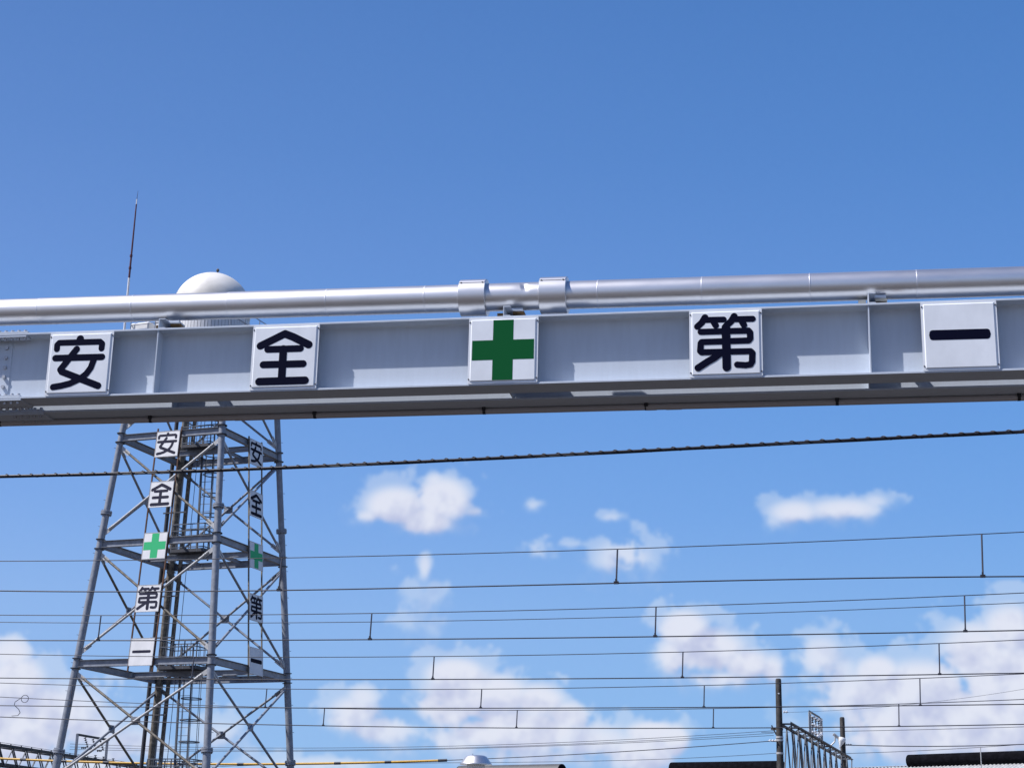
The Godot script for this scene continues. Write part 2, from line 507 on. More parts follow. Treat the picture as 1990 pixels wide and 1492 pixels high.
func build_bridge() -> void:
	var b := thing("pipe_bridge", "grey steel pipe bridge of two girders spanning the whole picture", "bridge", BRIDGE, BRIDGE_TURN)
	var k := 0
	for zc in [-0.155, -0.680]:
		var web := Mb.new()
		web.box(Vector3(0, 0, zc), Vector3(HALF * 2, 0.65, 0.012))
		var g := part("girder", web, M.girder_paint, b)
		for s: float in [1.0, -1.0]:
			var fl := Mb.new()
			fl.plate(Vector3(0, 0.335 * s, zc), Vector3(HALF * 2, 0.02, 0.294), 0.002)
			part("flange", fl, M.girder_paint, g)
			var root := Mb.new()
			for side: float in [-1.0, 1.0]:
				var o := Vector3(0, 0.3249 * s, zc + side * 0.006)
				for j in 4:
					var a0 := j * PI / 8
					var a1 := (j + 1) * PI / 8
					var p0 := o + Vector3(0, -s * 0.022 * (1 - sin(a0)), side * 0.022 * (1 - cos(a0)))
					var p1 := o + Vector3(0, -s * 0.022 * (1 - sin(a1)), side * 0.022 * (1 - cos(a1)))
					var e := Vector3(HALF, 0, 0)
					root.flat4(p0 - e, p0 + e, p1 + e, p1 - e, o - Vector3(0, -s * 0.2, -side * 0.2))
			part("weld", root, M.girder_paint, g)
		for x in STIFF:
			for side: float in [-1.0, 1.0]:
				if absf(x) < 1.0 and (k == 0 or side > 0.0):
					continue      # here one plate joins both girders
				var st := Mb.new()
				st.box(Vector3(x, 0, zc + side * 0.0725), Vector3(0.012, 0.648, 0.131))
				part("stiffener", st, M.girder_paint, g)
		k += 1
	var dia := Mb.new()
	dia.sheet(PackedVector2Array([Vector2(0.006, 0.323), Vector2(-0.506, 0.323), Vector2(-0.506, -0.26), Vector2(-0.44, -0.323), Vector2(0.006, -0.323)]), 0.006, Transform3D(Basis(Vector3.BACK, Vector3.UP, Vector3.LEFT), Vector3(-0.085, 0, -0.167)))
	dia.sheet(PackedVector2Array([Vector2(0.006, 0.323), Vector2(-0.506, 0.323), Vector2(-0.506, -0.26), Vector2(-0.44, -0.323), Vector2(0.006, -0.323)]), -0.006, Transform3D(Basis(Vector3.BACK, Vector3.UP, Vector3.LEFT), Vector3(-0.085, 0, -0.167)))
	dia.box(Vector3(-0.085, -0.323, -0.38), Vector3(0.012, 0.004, 0.44))
	part("diaphragm", dia, M.girder_paint, b)
	# channels across both girders that carry the pipe, with its shoes
	for x in STIFF:
		var x0: float = x if absf(x) > 1.0 else -0.105
		var c := Mb.new()
		c.box(Vector3(x0 + 0.004, 0.397, -0.42), Vector3(0.008, 0.102, 0.82))
		c.box(Vector3(x0 + 0.038, 0.4435, -0.42), Vector3(0.060, 0.009, 0.82))
		c.box(Vector3(x0 + 0.038, 0.3505, -0.42), Vector3(0.060, 0.009, 0.82))
		var ch := part("channel", c, M.girder_paint, b)
		var shoe := Mb.new()
		shoe.box(Vector3(x0 - 0.05, 0.372, -0.24), Vector3(0.09, 0.05, 0.16))
		shoe.box(Vector3(x0 + 0.12, 0.372, -0.24), Vector3(0.10, 0.05, 0.16))
		part("shoe_base", shoe, M.red_lead, ch)
		var sh := Mb.new()
		sh.box(Vector3(x0 - 0.05, 0.412, -0.22), Vector3(0.07, 0.028, 0.13))
		sh.box(Vector3(x0 + 0.125, 0.422, -0.20), Vector3(0.11, 0.022, 0.11))
		part("shoe", sh, M.shoe_tan if x < 1.0 else M.pale_plastic, ch)
		var pl := Mb.new()
		pl.box(Vector3(x0 + 0.115, 0.446, -0.20), Vector3(0.11, 0.024, 0.17))
		part("saddle_plate", pl, M.girder_paint, ch)
	# bolted splices near the left end of the view
	var n := 0
	for zc in [-0.155, -0.680]:
		var wp := Mb.new()
		wp.plate(Vector3(-5.52, 0.0, zc + 0.0115), Vector3(0.62, 0.54, 0.010), 0.001)
		var sp := part("splice_plate", wp, M.girder_paint, b)
		for col in 5:
			for row in 5:
				if col > 1 and n > 0:
					continue
				var bo := Mb.new()
				hex(bo, Vector3(-5.265 - col * 0.11, 0.229 - row * 0.1025, zc + 0.017), Vector3.BACK, 0.021, 0.022)
				part("bolt", bo, M.bolt, sp)
		for s: float in [1.0, -1.0]:
			for face: float in [1.0, -1.0]:
				var y: float = s * 0.335 + face * 0.0195
				var inner: bool = s * face < 0.0
				var fp := Mb.new()
				if inner:
					fp.plate(Vector3(-5.52, y, zc + 0.082), Vector3(1.02, 0.018, 0.125), 0.001)
					fp.plate(Vector3(-5.52, y, zc - 0.082), Vector3(1.02, 0.018, 0.125), 0.001)
				else:
					fp.plate(Vector3(-5.52, y, zc), Vector3(1.05, 0.018, 0.292), 0.001)
				var fpl := part("splice_plate", fp, M.girder_paint, b)
				for col in 5:
					for zz in [-0.10, 0.10]:
						var bo := Mb.new()
						hex(bo, Vector3(-5.045 - col * 0.07, y + face * 0.009, zc + zz), Vector3(0, face, 0), 0.018, 0.026)
						part("bolt", bo, M.bolt, fpl)
		n += 1
	var scar := Mb.new()
	scar.plate(Vector3(3.62, 0.3452, -0.03), Vector3(0.09, 0.003, 0.035), 0.001)
	part("rust_patch", scar, M.rust, b)
	# the columns that carry the girders, outside the picture
	for x in [-8.9, 8.9]:
		for zc in [-0.155, -0.680]:
			var col := Mb.new()
			col.box(Vector3(x, -3.41, zc), Vector3(0.25, 6.13, 0.25))
			part("column", col, M.girder_paint, b)

func build_boards() -> void:
	var centre := [-4.4022, -2.2678, -0.0951, 2.0214, 4.1465]
	var what := ["leftmost of five white boards on the girder, dark person-under-roof character", "white board with a peaked dark character of three bars, second from left on the girder",
		"large white board with a dark green cross in the middle of the girder", "white board with the densest dark character of many strokes, right of the green cross",
		"white board with one dark horizontal bar, rightmost on the girder"]
	var t := Transform3D(Basis(Vector3.UP, BRIDGE_TURN), BRIDGE)
	for i in 5:
		var o := thing("sign_board", what[i], "sign", t * Vector3(centre[i], 0, 0), BRIDGE_TURN, "white boards along the girder")
		var w := 0.677
		var h := 0.66
		var rim := Mb.new()
		var corner := PackedVector2Array()
		for q in 4:
			for a in 5:
				var an := q * PI / 2 + a * PI / 8
				corner.append(Vector2((w / 2 - 0.014) * (1 if q == 0 or q == 3 else -1) + 0.014 * cos(an), (h / 2 - 0.014) * (1 if q < 2 else -1) + 0.014 * sin(an)))
		rim.sheet(corner, -0.001)
		rim.sheet(corner, -0.007)
		for a in corner.size():
			var p := corner[a]
			var q := corner[(a + 1) % corner.size()]
			rim.flat4(Vector3(p.x, p.y, -0.007), Vector3(q.x, q.y, -0.007), Vector3(q.x, q.y, -0.001), Vector3(p.x, p.y, -0.001), Vector3.ZERO)
		part("rim", rim, M.sign_enamel, o)
		var pn := Mb.new()
		pn.plate(Vector3(0, 0, 0.003), Vector3(w - 0.040, h - 0.040, 0.010), 0.0095)
		part("panel", pn, M.sign_enamel, o)
		part("green_cross" if i == 2 else "lettering", mark(i, h, 0.0092), M.sign_green if i == 2 else M.ink, o)
		for sx: float in [-1.0, 1.0]:
			for sy: float in [-1.0, 1.0]:
				var bo := Mb.new()
				hex(bo, Vector3(sx * (w / 2 - 0.011), sy * (h / 2 - 0.045), -0.001), Vector3.BACK, 0.008, 0.006)
				part("bolt", bo, M.zinc_dark, o)

func pipe_axis(x: float) -> Vector3:
	return Vector3(x, 0.607 - 0.0066 * x, -0.205)

func build_pipe() -> void:
	var o := thing("insulated_pipe", "shiny silver insulated pipe lying along the top of the girder", "pipe", BRIDGE, BRIDGE_TURN)
	var r := 0.1375
	var joints := [-9.2, -8.0, -7.0, -5.95, -4.96, -3.945, -2.93, -1.91, -0.91, -0.43, 0.365, 0.80, 1.80, 2.815, 3.80, 4.80, 5.85, 6.9, 7.95, 9.2]
	var turn := Mb.frame(pipe_axis(1.0) - pipe_axis(0.0), Vector3.BACK)
	for i in joints.size() - 1:
		var a := pipe_axis(joints[i])
		var e := pipe_axis(joints[i + 1])
		if i == 9:
			part("dented_jacket", dented(a, e, r), M.aluminium, o)
			continue
		var m := Mb.new()
		var wob := 0.0012 * sin(i * 2.3)
		m.tube(a, e, r + wob, r - 0.001, 56, false)
		var j := part("jacket", m, M.aluminium, o)
		if i != 10:
			var bead := Mb.new()
			bead.lathe(a, [Vector2(r - 0.002, -0.010), Vector2(r + 0.0012, -0.009), Vector2(r + 0.0018, -0.005), Vector2(r + 0.0014, 0.0), Vector2(r - 0.002, 0.002)], 56, turn)
			part("joint_bead", bead, M.aluminium_edge, j)
		# lap seam along the lower front of each jacket
		var seam := Mb.new()
		var ang := -0.62 - 0.05 * sin(i * 1.7)
		var d := Vector3(0, sin(ang), cos(ang)) * (r + 0.0006)
		seam.bar(a + d, e + d, 0.004, 0.010, Vector3(0, cos(ang), -sin(ang)))
		part("seam", seam, M.aluminium, j)
	for span in [[-0.565, -0.300], [0.229, 0.495]]:
		var a := pipe_axis(span[0])
		var l: float = span[1] - span[0]
		var R := 0.181
		var m := Mb.new()
		m.lathe(a, [Vector2(r, 0.0), Vector2(R - 0.006, 0.0), Vector2(R, 0.004), Vector2(R, l - 0.004), Vector2(R - 0.006, l), Vector2(r, l)], 56, turn)
		var c := part("flange_cover", m, M.aluminium, o)
		var ang := 0.72
		var d := Vector3(0, sin(ang), cos(ang)) * (R + 0.002)
		var lip := Mb.new()
		lip.bar(a + Vector3(0.008, 0, 0) + d, pipe_axis(span[1]) - Vector3(0.008, 0, 0) + d, 0.004, 0.030, Vector3(0, cos(ang), -sin(ang)))
		part("lock_seam", lip, M.aluminium_edge, c)
		for f in [0.10, 0.90]:
			var rv := Mb.new()
			var an := ang - 0.085
			var dd := Vector3(0, sin(an), cos(an))
			hex(rv, a.lerp(pipe_axis(span[1]), f) + dd * R, dd, 0.008, 0.008)
			part("rivet", rv, M.zinc_dark, c)

# the jacket between the two flange covers carries a creased dent
func dented(a: Vector3, e: Vector3, r: float) -> ArrayMesh:
	var st := SurfaceTool.new()
	st.begin(Mesh.PRIMITIVE_TRIANGLES)
	st.set_smooth_group(0)
	var nx := 110
	var na := 120
	var p := func(i: int, j: int) -> Vector3:
		var t := float(i) / nx
		var an := TAU * (j % na) / na
		var c := a.lerp(e, t)
		var dx: float = c.x - 0.085
		var da := wrapf(an - 0.46, -PI, PI) * r
		var crease: float = maxf(0.0, 1.0 - absf(dx + 0.25 * da) / 0.040) * exp(-pow(da / 0.045, 2.0))
		var soft: float = exp(-pow(dx / 0.075, 2.0) - pow(da / 0.06, 2.0))
		var rr: float = r - 0.009 * crease - 0.005 * soft
		return c + Vector3(0, sin(an), cos(an)) * rr
	for i in nx:
		for j in na:
			var q := [p.call(i, j), p.call(i + 1, j), p.call(i + 1, j + 1), p.call(i, j + 1)]
			for idx in [0, 1, 2, 0, 2, 3]:
				st.add_vertex(q[idx])
	st.index()
	st.generate_normals()
	var m := st.commit()
	var nn: PackedVector3Array = m.surface_get_arrays(0)[Mesh.ARRAY_NORMAL]
	var vv: PackedVector3Array = m.surface_get_arrays(0)[Mesh.ARRAY_VERTEX]
	if nn[0].dot(vv[0] - a) < 0.0:
		st = SurfaceTool.new()
		st.begin(Mesh.PRIMITIVE_TRIANGLES)
		st.set_smooth_group(0)
		for i in nx:
			for j in na:
				var q := [p.call(i, j), p.call(i + 1, j), p.call(i + 1, j + 1), p.call(i, j + 1)]
				for idx in [0, 2, 1, 0, 3, 2]:
					st.add_vertex(q[idx])
		st.index()
		st.generate_normals()
		m = st.commit()
	return m

func build_conduit() -> void:
	var o := thing("electrical_conduit", "thin grey conduit clipped under the far edge of the girder", "conduit", BRIDGE, BRIDGE_TURN)
	var y := -0.377
	var z := -0.805
	var m := Mb.new()
	m.tube(Vector3(-HALF, y, z), Vector3(HALF, y, z), 0.031, 0.031, 16)
	part("tube", m, M.conduit, o)
	for x in [-7.2, -5.6, -3.93, -2.17, -0.42, 1.20, 3.04, 4.73, 6.4]:
		var c := Mb.new()
		c.lathe(Vector3(x, y, z), [Vector2(0.029, -0.015), Vector2(0.033, -0.015), Vector2(0.033, 0.015), Vector2(0.029, 0.015)], 16, Mb.frame(Vector3.RIGHT))
		c.box(Vector3(x, -0.362, z + 0.035), Vector3(0.035, 0.034, 0.03))
		part("clip", c, M.black_cable, o)
	for x in [[1.25, 0.10], [1.47, 0.15], [-3.2, 0.09], [-2.87, 0.30]]:
		var c := Mb.new()
		c.tube(Vector3(x[0] - x[1] / 2, y, z), Vector3(x[0] + x[1] / 2, y, z), 0.034, 0.034, 16)
		part("coupling", c, M.conduit, o)

# ---------------------------------------------------------------- wires
const TRACK := Vector3(0.97237, 0, 0.23345)      # the way the tracks run

func along(o: Vector3, c: Array, s: float) -> Vector3:
	var y := 0.0
	for i in c.size():
		y += c[i] * pow(s, i)
	return o + TRACK * s + Vector3(0, y, 0)

func strand(o: Vector3, c: Array, s0: float, s1: float, r: float, k := 8) -> Mb:
	var pts := []
	var cnt := int((s1 - s0) / 0.8) + 2
	for i in cnt:
		pts.append(along(o, c, lerpf(s0, s1, float(i) / (cnt - 1))))
	var m := Mb.new()
	m.path(pts, r, k)
	return m

func build_catenaries() -> void:
	var rows := [
		[-31.827, [6.979945, 0.006159, 0.000278, -9e-05], [7.616703, 0.007255, 0.001114], [-4.57, 2.11, 8.72], -14, 13],
		[-38.922, [6.962302, 7.7e-05, 0.000466], [7.59765, 0.008323, 0.001049], [-10.19, -3.26, 3.47, 10.23], -19, 17],
		[-46.901, [6.94649, 0.000563, 0.000458], [7.5892, 0.006811, 0.001104], [-9.24, -2.05, 4.91, 11.62], -23, 20],
		[-54.964, [6.94281, 0.00093, 0.000356], [7.553733, 0.006374, 0.001154], [-15.21, -8.14, -0.77, 6.42, 13.0], -26, 23],
		[-61.197, [6.854407, -0.004265, 0.000733], [7.477002, -0.001549, 0.001194], [-6.77, 0.47, 7.46, 13.74], -27, 25]
	]
	var name_of := ["nearest", "second nearest", "third", "fourth", "farthest"]
	var note := ["topmost pair of overhead wires, just below the twisted black cable", "second pair of overhead wires from the top, under the twisted cable", "third pair of overhead wires from the top, middle of the five",
		"fourth pair of overhead wires from the top, crossing the nearer concrete pole under its tip", "lowest of the five pairs of overhead wires, with a curled loop at left"]
	for i in 5:
		var q: Array = rows[i]
		var o := thing("catenary", note[i], "overhead wire", Vector3.ZERO, 0.0, "railway overhead wires with droppers")
		var base := Vector3(0, 0, q[0])
		part("contact_wire", strand(base, q[1], q[4], q[5], 0.0125 + 0.001 * i), M.wire, o)
		part("messenger_wire", strand(base, q[2], q[4], q[5], 0.0085 + 0.001 * i), M.wire, o)
		for s in q[3]:
			var top := along(base, q[2], s)
			var low := along(base, q[1], s - 0.02)
			var d := Mb.new()
			d.tube(low, top, 0.017 + 0.0008 * i, 0.016 + 0.0008 * i, 8)
			var dr := part("dropper", d, M.dropper, o)
			var cl := Mb.new()
			cl.box(low + Vector3(0, 0.01, 0), Vector3(0.09, 0.05, 0.05), Basis(Vector3.UP, -0.235))
			cl.box(low + Vector3(0.0, 0.05, 0), Vector3(0.035, 0.06, 0.06), Basis(Vector3.UP, -0.235))
			part("clamp", cl, M.wire, dr)
		if i == 4:
			var pts := []
			for j in 25:
				var a := TAU * j / 24.0
				pts.append(along(base, q[2], -18.88) + TRACK * 0.15 * cos(a) + Vector3(0, -0.02 + 0.14 * sin(a), 0))
			var curl := Mb.new()
			curl.path(pts, 0.012, 6)
			var tail := []
			for p in [[-19.05, 0.0, 0], [-19.28, -0.16, 0], [-19.3, -0.28, 0], [-19.1, -0.42, 0], [-19.02, -0.55, 0], [-19.1, -0.66, 0], [-19.36, -0.69, 0]]:
				tail.append(along(base, [q[2][0] + p[1], q[2][1], q[2][2]], p[0]))
			curl.path(tail, 0.012, 6)
			part("jumper_loop", curl, M.wire, o)
	# the lone wire between the first two tracks
	var f := thing("feeder_wire", "single thin wire between the second pair of overhead wires", "overhead wire")
	part("strand", strand(Vector3(0, 0, -44), [8.146, 0.007, 0.001], -24, 20, 0.009), M.wire, f)

func build_cable() -> void:
	var o := thing("overhead_cable", "thick twisted black cable sagging right below the pipe bridge", "cable")
	var base := Vector3(0, 0, -24)
	var c := [7.548202, 0.014314, 0.00076, -8.1e-05]
	part("core", strand(base, c, -13, 12, 0.0175, 10), M.black_cable, o)
	var pts := []
	var turns := Mb.frame(TRACK)
	for i in 1401:
		var s := lerpf(-13.0, 12.0, i / 1400.0)
		var a := 1.3 + 0.5 * sin(s * 1.9)
		pts.append(along(base, c, s) + (turns.x * cos(a) + turns.z * sin(a)) * 0.021)
	var w := Mb.new()
	w.path(pts, 0.0125, 6)
	part("second_strand", w, M.black_cable, o)
	var lash := []
	for i in 2801:
		var s := lerpf(-13.0, 12.0, i / 2800.0)
		var a := -TAU * s / 0.21 + 0.6
		var bulge := 0.0235 + 0.004 * maxf(0.0, sin(a * 0.5))
		lash.append(along(base, c, s) + (turns.x * cos(a) + turns.z * sin(a)) * bulge)
	var l := Mb.new()
	l.path(lash, 0.0085, 6)
	part("lashing_wire", l, M.black_cable, o)

# ---------------------------------------------------------------- the tower
const TOWER := Vector3(-14.113, 0, -75.0)
const TOWER_TURN := -0.3709
const FLOORS := [0.0, 5.0, 10.165, 15.398, 20.265, 24.75]
const SIDES := [[Vector2(-1, 1), Vector2(1, 1)], [Vector2(1, 1), Vector2(1, -1)], [Vector2(1, -1), Vector2(-1, -1)], [Vector2(-1, -1), Vector2(-1, 1)]]

func half_at(y: float) -> float:
	return 2.9218 - 0.0722 * (y - 15.6)

func corner_at(c: Vector2, y: float) -> Vector3:
	return Vector3(c.x * half_at(y), y, c.y * half_at(y))

func build_tower() -> void:
	var o := thing("lattice_tower", "tall four-legged galvanized steel lattice tower behind the bridge at left", "tower", TOWER, TOWER_TURN)
	var corners := [Vector2(-1, 1), Vector2(1, 1), Vector2(1, -1), Vector2(-1, -1)]
	for c in corners:
		var leg := Mb.new()
		leg.tube(corner_at(c, 0), corner_at(c, 6.46), 0.168, 0.168, 20)
		leg.tube(corner_at(c, 6.46), corner_at(c, 16.82), 0.155, 0.155, 20)
		leg.tube(corner_at(c, 16.82), corner_at(c, 24.75), 0.142, 0.142, 20)
		var l := part("leg", leg, M.zinc, o)
		var dir := (corner_at(c, 10) - corner_at(c, 0)).normalized()
		for y in [6.46, 16.82]:
			for dy: float in [-0.045, 0.045]:
				var f := Mb.new()
				var p := corner_at(c, y + dy)
				f.tube(p - dir * 0.035, p + dir * 0.035, 0.245, 0.245, 20)
				part("flange_collar", f, M.zinc, l)
			for i in 10:
				var a := TAU * i / 10.0
				var bb := Mb.new()
				var fr := Mb.frame(dir)
				var p := corner_at(c, y) + (fr.x * cos(a) + fr.z * sin(a)) * 0.205
				bb.tube(p - dir * 0.12, p + dir * 0.12, 0.022, 0.022, 6)
				part("bolt", bb, M.zinc, l)
		for y in FLOORS.slice(1, 5):
			for dy: float in [-0.21, 0.21]:
				var f := Mb.new()
				var p := corner_at(c, y + dy)
				f.tube(p - dir * 0.014, p + dir * 0.014, 0.225, 0.225, 20)
				part("ring_plate", f, M.zinc_dark, l)
		var pegs := Mb.new()
		for i in 34:
			var y := 3.0 + i * 0.6
			var p := corner_at(c, y)
			var out := Vector3(c.x, 0, c.y if i % 2 == 0 else -c.y).normalized()
			pegs.tube(p + out * 0.13, p + out * 0.235, 0.011, 0.011, 5)
		part("step_bolts", pegs, M.zinc, l).set_meta("kind", "stuff")
	for fl in [1, 2, 3, 4, 5]:
		var y: float = FLOORS[fl]
		for s in SIDES:
			var a := corner_at(s[0], y)
			var b := corner_at(s[1], y)
			var d := (b - a).normalized() * 0.15
			var m := Mb.new()
			m.hbeam(a + d, b - d, 0.19, 0.30, 0.016)
			part("beam", m, M.zinc, o)
		var h := half_at(y)
		var inner := Mb.new()
		inner.hbeam(Vector3(-h + 0.10, y, -0.26 * h), Vector3(h - 0.10, y, -0.26 * h), 0.17, 0.24, 0.014)
		part("beam", inner, M.zinc, o)
		for x in [-0.45 * h, 0.3 * h]:
			var jo := Mb.new()
			jo.hbeam(Vector3(x, y + 0.03, -0.26 * h - 0.09), Vector3(x, y + 0.03, -h + 0.10), 0.10, 0.15, 0.012)
			part("joist", jo, M.zinc, o)
		if fl < 5:
			build_landing(o, y, h)
	for bay in 5:
		var y0: float = FLOORS[bay] + (0.40 if bay > 0 else 0.1)
		var y1: float = FLOORS[bay + 1] - 0.36
		for si in 4:
			var s: Array = SIDES[si]
			for k in 2:
				var lo: Vector2 = s[k]
				var hi: Vector2 = s[1 - k]
				var a := corner_at(lo, y0)
				var b := corner_at(hi, y1)
				var away := Vector3(s[0].x + s[1].x, 0, s[0].y + s[1].y).normalized() * (0.035 if k == 0 else -0.035)
				var d := (b - a).normalized()
				var m := Mb.new()
				m.tube(a + d * 0.42 + away, b - d * 0.42 + away, 0.055, 0.055, 10)
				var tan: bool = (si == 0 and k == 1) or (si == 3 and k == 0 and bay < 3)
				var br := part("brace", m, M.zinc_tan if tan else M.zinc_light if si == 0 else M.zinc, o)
				for e in [[a, d], [b, -d]]:
					var g := Mb.new()
					var fr := Mb.frame(e[1], away)
					g.plate(e[0] + e[1] * 0.40, Vector3(0.014, 0.62, 0.19), 0.002, Basis(fr.z, fr.y, -fr.x))
					part("gusset", g, M.zinc_light, br)
					for j in 3:
						var bo := Mb.new()
						hex(bo, e[0] + e[1] * (0.42 + 0.085 * j) + away.normalized() * 0.06, away.normalized(), 0.026, 0.03)
						part("bolt", bo, M.zinc_dark, br)
			# the plate where the two braces cross
			var a0 := corner_at(s[0], y0)
			var b0 := corner_at(s[1], y1)
			var hw0 := half_at(y0)
			var hw1 := half_at(y1)
			var x := a0.lerp(b0, hw0 / (hw0 + hw1))
			var out := Vector3(s[0].x + s[1].x, 0, s[0].y + s[1].y).normalized()
			var side := Vector3(out.z, 0, -out.x)
			var cp := Mb.new()
			cp.plate(x, Vector3(0.46, 0.34, 0.02), 0.003, Basis(side, Vector3.UP, out))
			part("crossing_plate", cp, M.zinc, o)
	# pipes and cables that follow the far leg
	for p in [[-0.34, 0.32, 0.095, "zinc_dark", "pipe"], [0.12, 0.30, 0.150, "zinc_tan", "pipe"], [0.50, 0.10, 0.085, "zinc_tan", "pipe"], [0.88, 0.12, 0.014, "wire", "cable"], [0.70, 0.25, 0.022, "wire", "cable"]]:
		var a := corner_at(Vector2(-1, -1), 0.0) + Vector3(p[0], 0, p[1])
		var b := corner_at(Vector2(-1, -1), 24.7) + Vector3(p[0], 0, p[1])
		var m := Mb.new()
		m.tube(a, b, p[2], p[2], 14)
		part(p[4], m, M[p[3]], o)
	for y in [8.6, 12.1, 14.0, 17.9]:
		var q := corner_at(Vector2(-1, -1), y)
		var m := Mb.new()
		m.bar(q + Vector3(-0.5, 0, 0.42), q + Vector3(0.75, 0, 0.42), 0.05, 0.06)
		part("pipe_bracket", m, M.zinc_dark, o)
	build_ladder(o, -0.48, -1.25, 0.3, 11.4)
	build_ladder(o, -0.30, -1.25, 15.3, 21.6)
	# rails that carry the boards
	for k in 2:
		for side: float in [-1.0, 1.0]:
			var y0 := 9.75
			var y1 := 20.55
			var m := Mb.new()
			var off := 0.10
			if k == 0:
				m.bar(Vector3(side * 0.605 - 0.02, y0, half_at(y0) + off), Vector3(side * 0.605 - 0.02, y1, half_at(y1) + off), 0.055, 0.055)
			else:
				m.bar(Vector3(half_at(y0) + off, y0, -0.21 + side * 0.585), Vector3(half_at(y1) + off, y1, -0.21 + side * 0.585), 0.055, 0.055)
			part("board_rail", m, M.rust if k == 0 else M.zinc_tan, o)
	# the head: deck, drum of upright cladding, cabinets
	var top := 24.9
	var deck := Mb.new()
	deck.box(Vector3(0, top + 0.05, 0), Vector3(5.3, 0.10, 5.3))
	part("top_deck", deck, M.zinc_dark, o)
	for i in 72:
		var a := TAU * i / 72.0
		var d := Vector3(sin(a), 0, cos(a))
		var m := Mb.new()
		m.box(Vector3(0, top + 0.75, 0) + d * 1.80, Vector3(0.135, 1.30, 0.03), Basis(Vector3.UP, a))
		part("cladding_strip", m, M.mast_white, o)
	var drum := Mb.new()
	drum.tube(Vector3(0, top + 0.11, 0), Vector3(0, top + 1.42, 0), 1.77, 1.77, 48)
	part("drum", drum, M.zinc, o)
	for p in [[-2.2, 2.25, 0.95, 0.62], [-1.05, 2.35, 0.55, 0.62]]:
		var m := Mb.new()
		m.plate(Vector3(p[0], top + 0.1 + p[3] / 2 + 0.12, p[1]), Vector3(p[2], p[3], 0.5), 0.06)
		part("cabinet", m, M.white_paint, o)
	for s in SIDES:
		for y in [0.6, 1.15]:
			var m := Mb.new()
			var a := Vector3(s[0].x * 2.6, top + 0.1 + y, s[0].y * 2.6)
			var b := Vector3(s[1].x * 2.6, top + 0.1 + y, s[1].y * 2.6)
			m.tube(a, b, 0.02, 0.02, 8)
			part("handrail", m, M.zinc, o)
		for t in 4:
			var m := Mb.new()
			var p := Vector3(s[0].x, 0, s[0].y).lerp(Vector3(s[1].x, 0, s[1].y), t / 4.0) * 2.6
			m.tube(p + Vector3(0, top + 0.1, 0), p + Vector3(0, top + 1.25, 0), 0.02, 0.02, 8)
			part("handrail_post", m, M.zinc, o)

func build_landing(o: Node3D, y: float, h: float) -> void:
	var z0 := -0.16
	var z1 := -h * 0.42
	var x0 := -1.45 * h / 3.31
	var x1 := 0.45 * h / 3.31
	var base := y + 0.13
	var d := Mb.new()
	d.box(Vector3((x0 + x1) / 2, base + 0.03, (z0 + z1) / 2), Vector3(x1 - x0, 0.06, z1 - z0))
	d.box(Vector3((x0 + x1) / 2, base + 0.075, z0 + 0.01), Vector3(x1 - x0 + 0.02, 0.15, 0.012))
	d.box(Vector3(x1 + 0.01, base + 0.075, (z0 + z1) / 2), Vector3(0.012, 0.15, z1 - z0))
	var deck := part("landing", d, M.zinc_dark, o)
	var loop := [Vector3(x0, 0, z0), Vector3(x1, 0, z0), Vector3(x1, 0, z1), Vector3(x0, 0, z1), Vector3(x0, 0, z0)]
	for i in 4:
		var a: Vector3 = loop[i] + Vector3(0, base, 0)
		var b: Vector3 = loop[i + 1] + Vector3(0, base, 0)
		for up in [1.28, 0.98, 0.22]:
			var m := Mb.new()
			m.bar(a + Vector3(0, up, 0), b + Vector3(0, up, 0), 0.03, 0.045)
			part("handrail", m, M.blue_steel, deck)
		var cnt := int(a.distance_to(b) / 0.30)
		for j in cnt:
			var p := a.lerp(b, float(j) / cnt)
			var m := Mb.new()
			var big := j % 4 == 0
			m.bar(p, p + Vector3(0, 1.28, 0), 0.04 if big else 0.02, 0.04 if big else 0.02, Vector3.BACK)
			part("baluster", m, M.blue_steel, deck)

func build_ladder(o: Node3D, x: float, z: float, y0: float, y1: float) -> void:
	var lean := -0.02
	var at := func(dx: float, y: float, dz: float) -> Vector3: return Vector3(x + dx + lean * (y - y0), y, z + dz)
	var first := Mb.new()
	first.bar(at.call(-0.30, y0, 0.0), at.call(-0.30, y1, 0.0), 0.075, 0.085)
	var lad := part("ladder", first, M.blue_steel, o)
	var second := Mb.new()
	second.bar(at.call(0.30, y0, 0.0), at.call(0.30, y1, 0.0), 0.05, 0.06)
	part("stringer", second, M.blue_steel, lad)
	var n := int((y1 - y0) / 0.35)
	for i in n:
		var y := y0 + 0.2 + i * 0.35
		var m := Mb.new()
		m.tube(at.call(-0.28, y, 0.0), at.call(0.28, y, 0.0), 0.012, 0.012, 6)
		part("rung", m, M.blue_steel, lad)
	var hoop := func(a: float, y: float) -> Vector3: return at.call(0.12 + 0.46 * cos(a), y, -0.38 + 0.46 * sin(a))
	var y := y0 + 2.2
	while y < y1 - 1.2:
		var m := Mb.new()
		for j in 24:
			m.bar(hoop.call(TAU * j / 24, y), hoop.call(TAU * (j + 1) / 24, y), 0.014, 0.05)
		part("hoop", m, M.blue_steel, lad)
		y += 0.95
	for a in [0.25, 1.1, 2.0, 3.3, 4.2, 5.2]:
		var m := Mb.new()
		m.bar(hoop.call(a, y0 + 2.2), hoop.call(a, y - 0.95), 0.02, 0.02)
		part("cage_bar", m, M.blue_steel, lad)

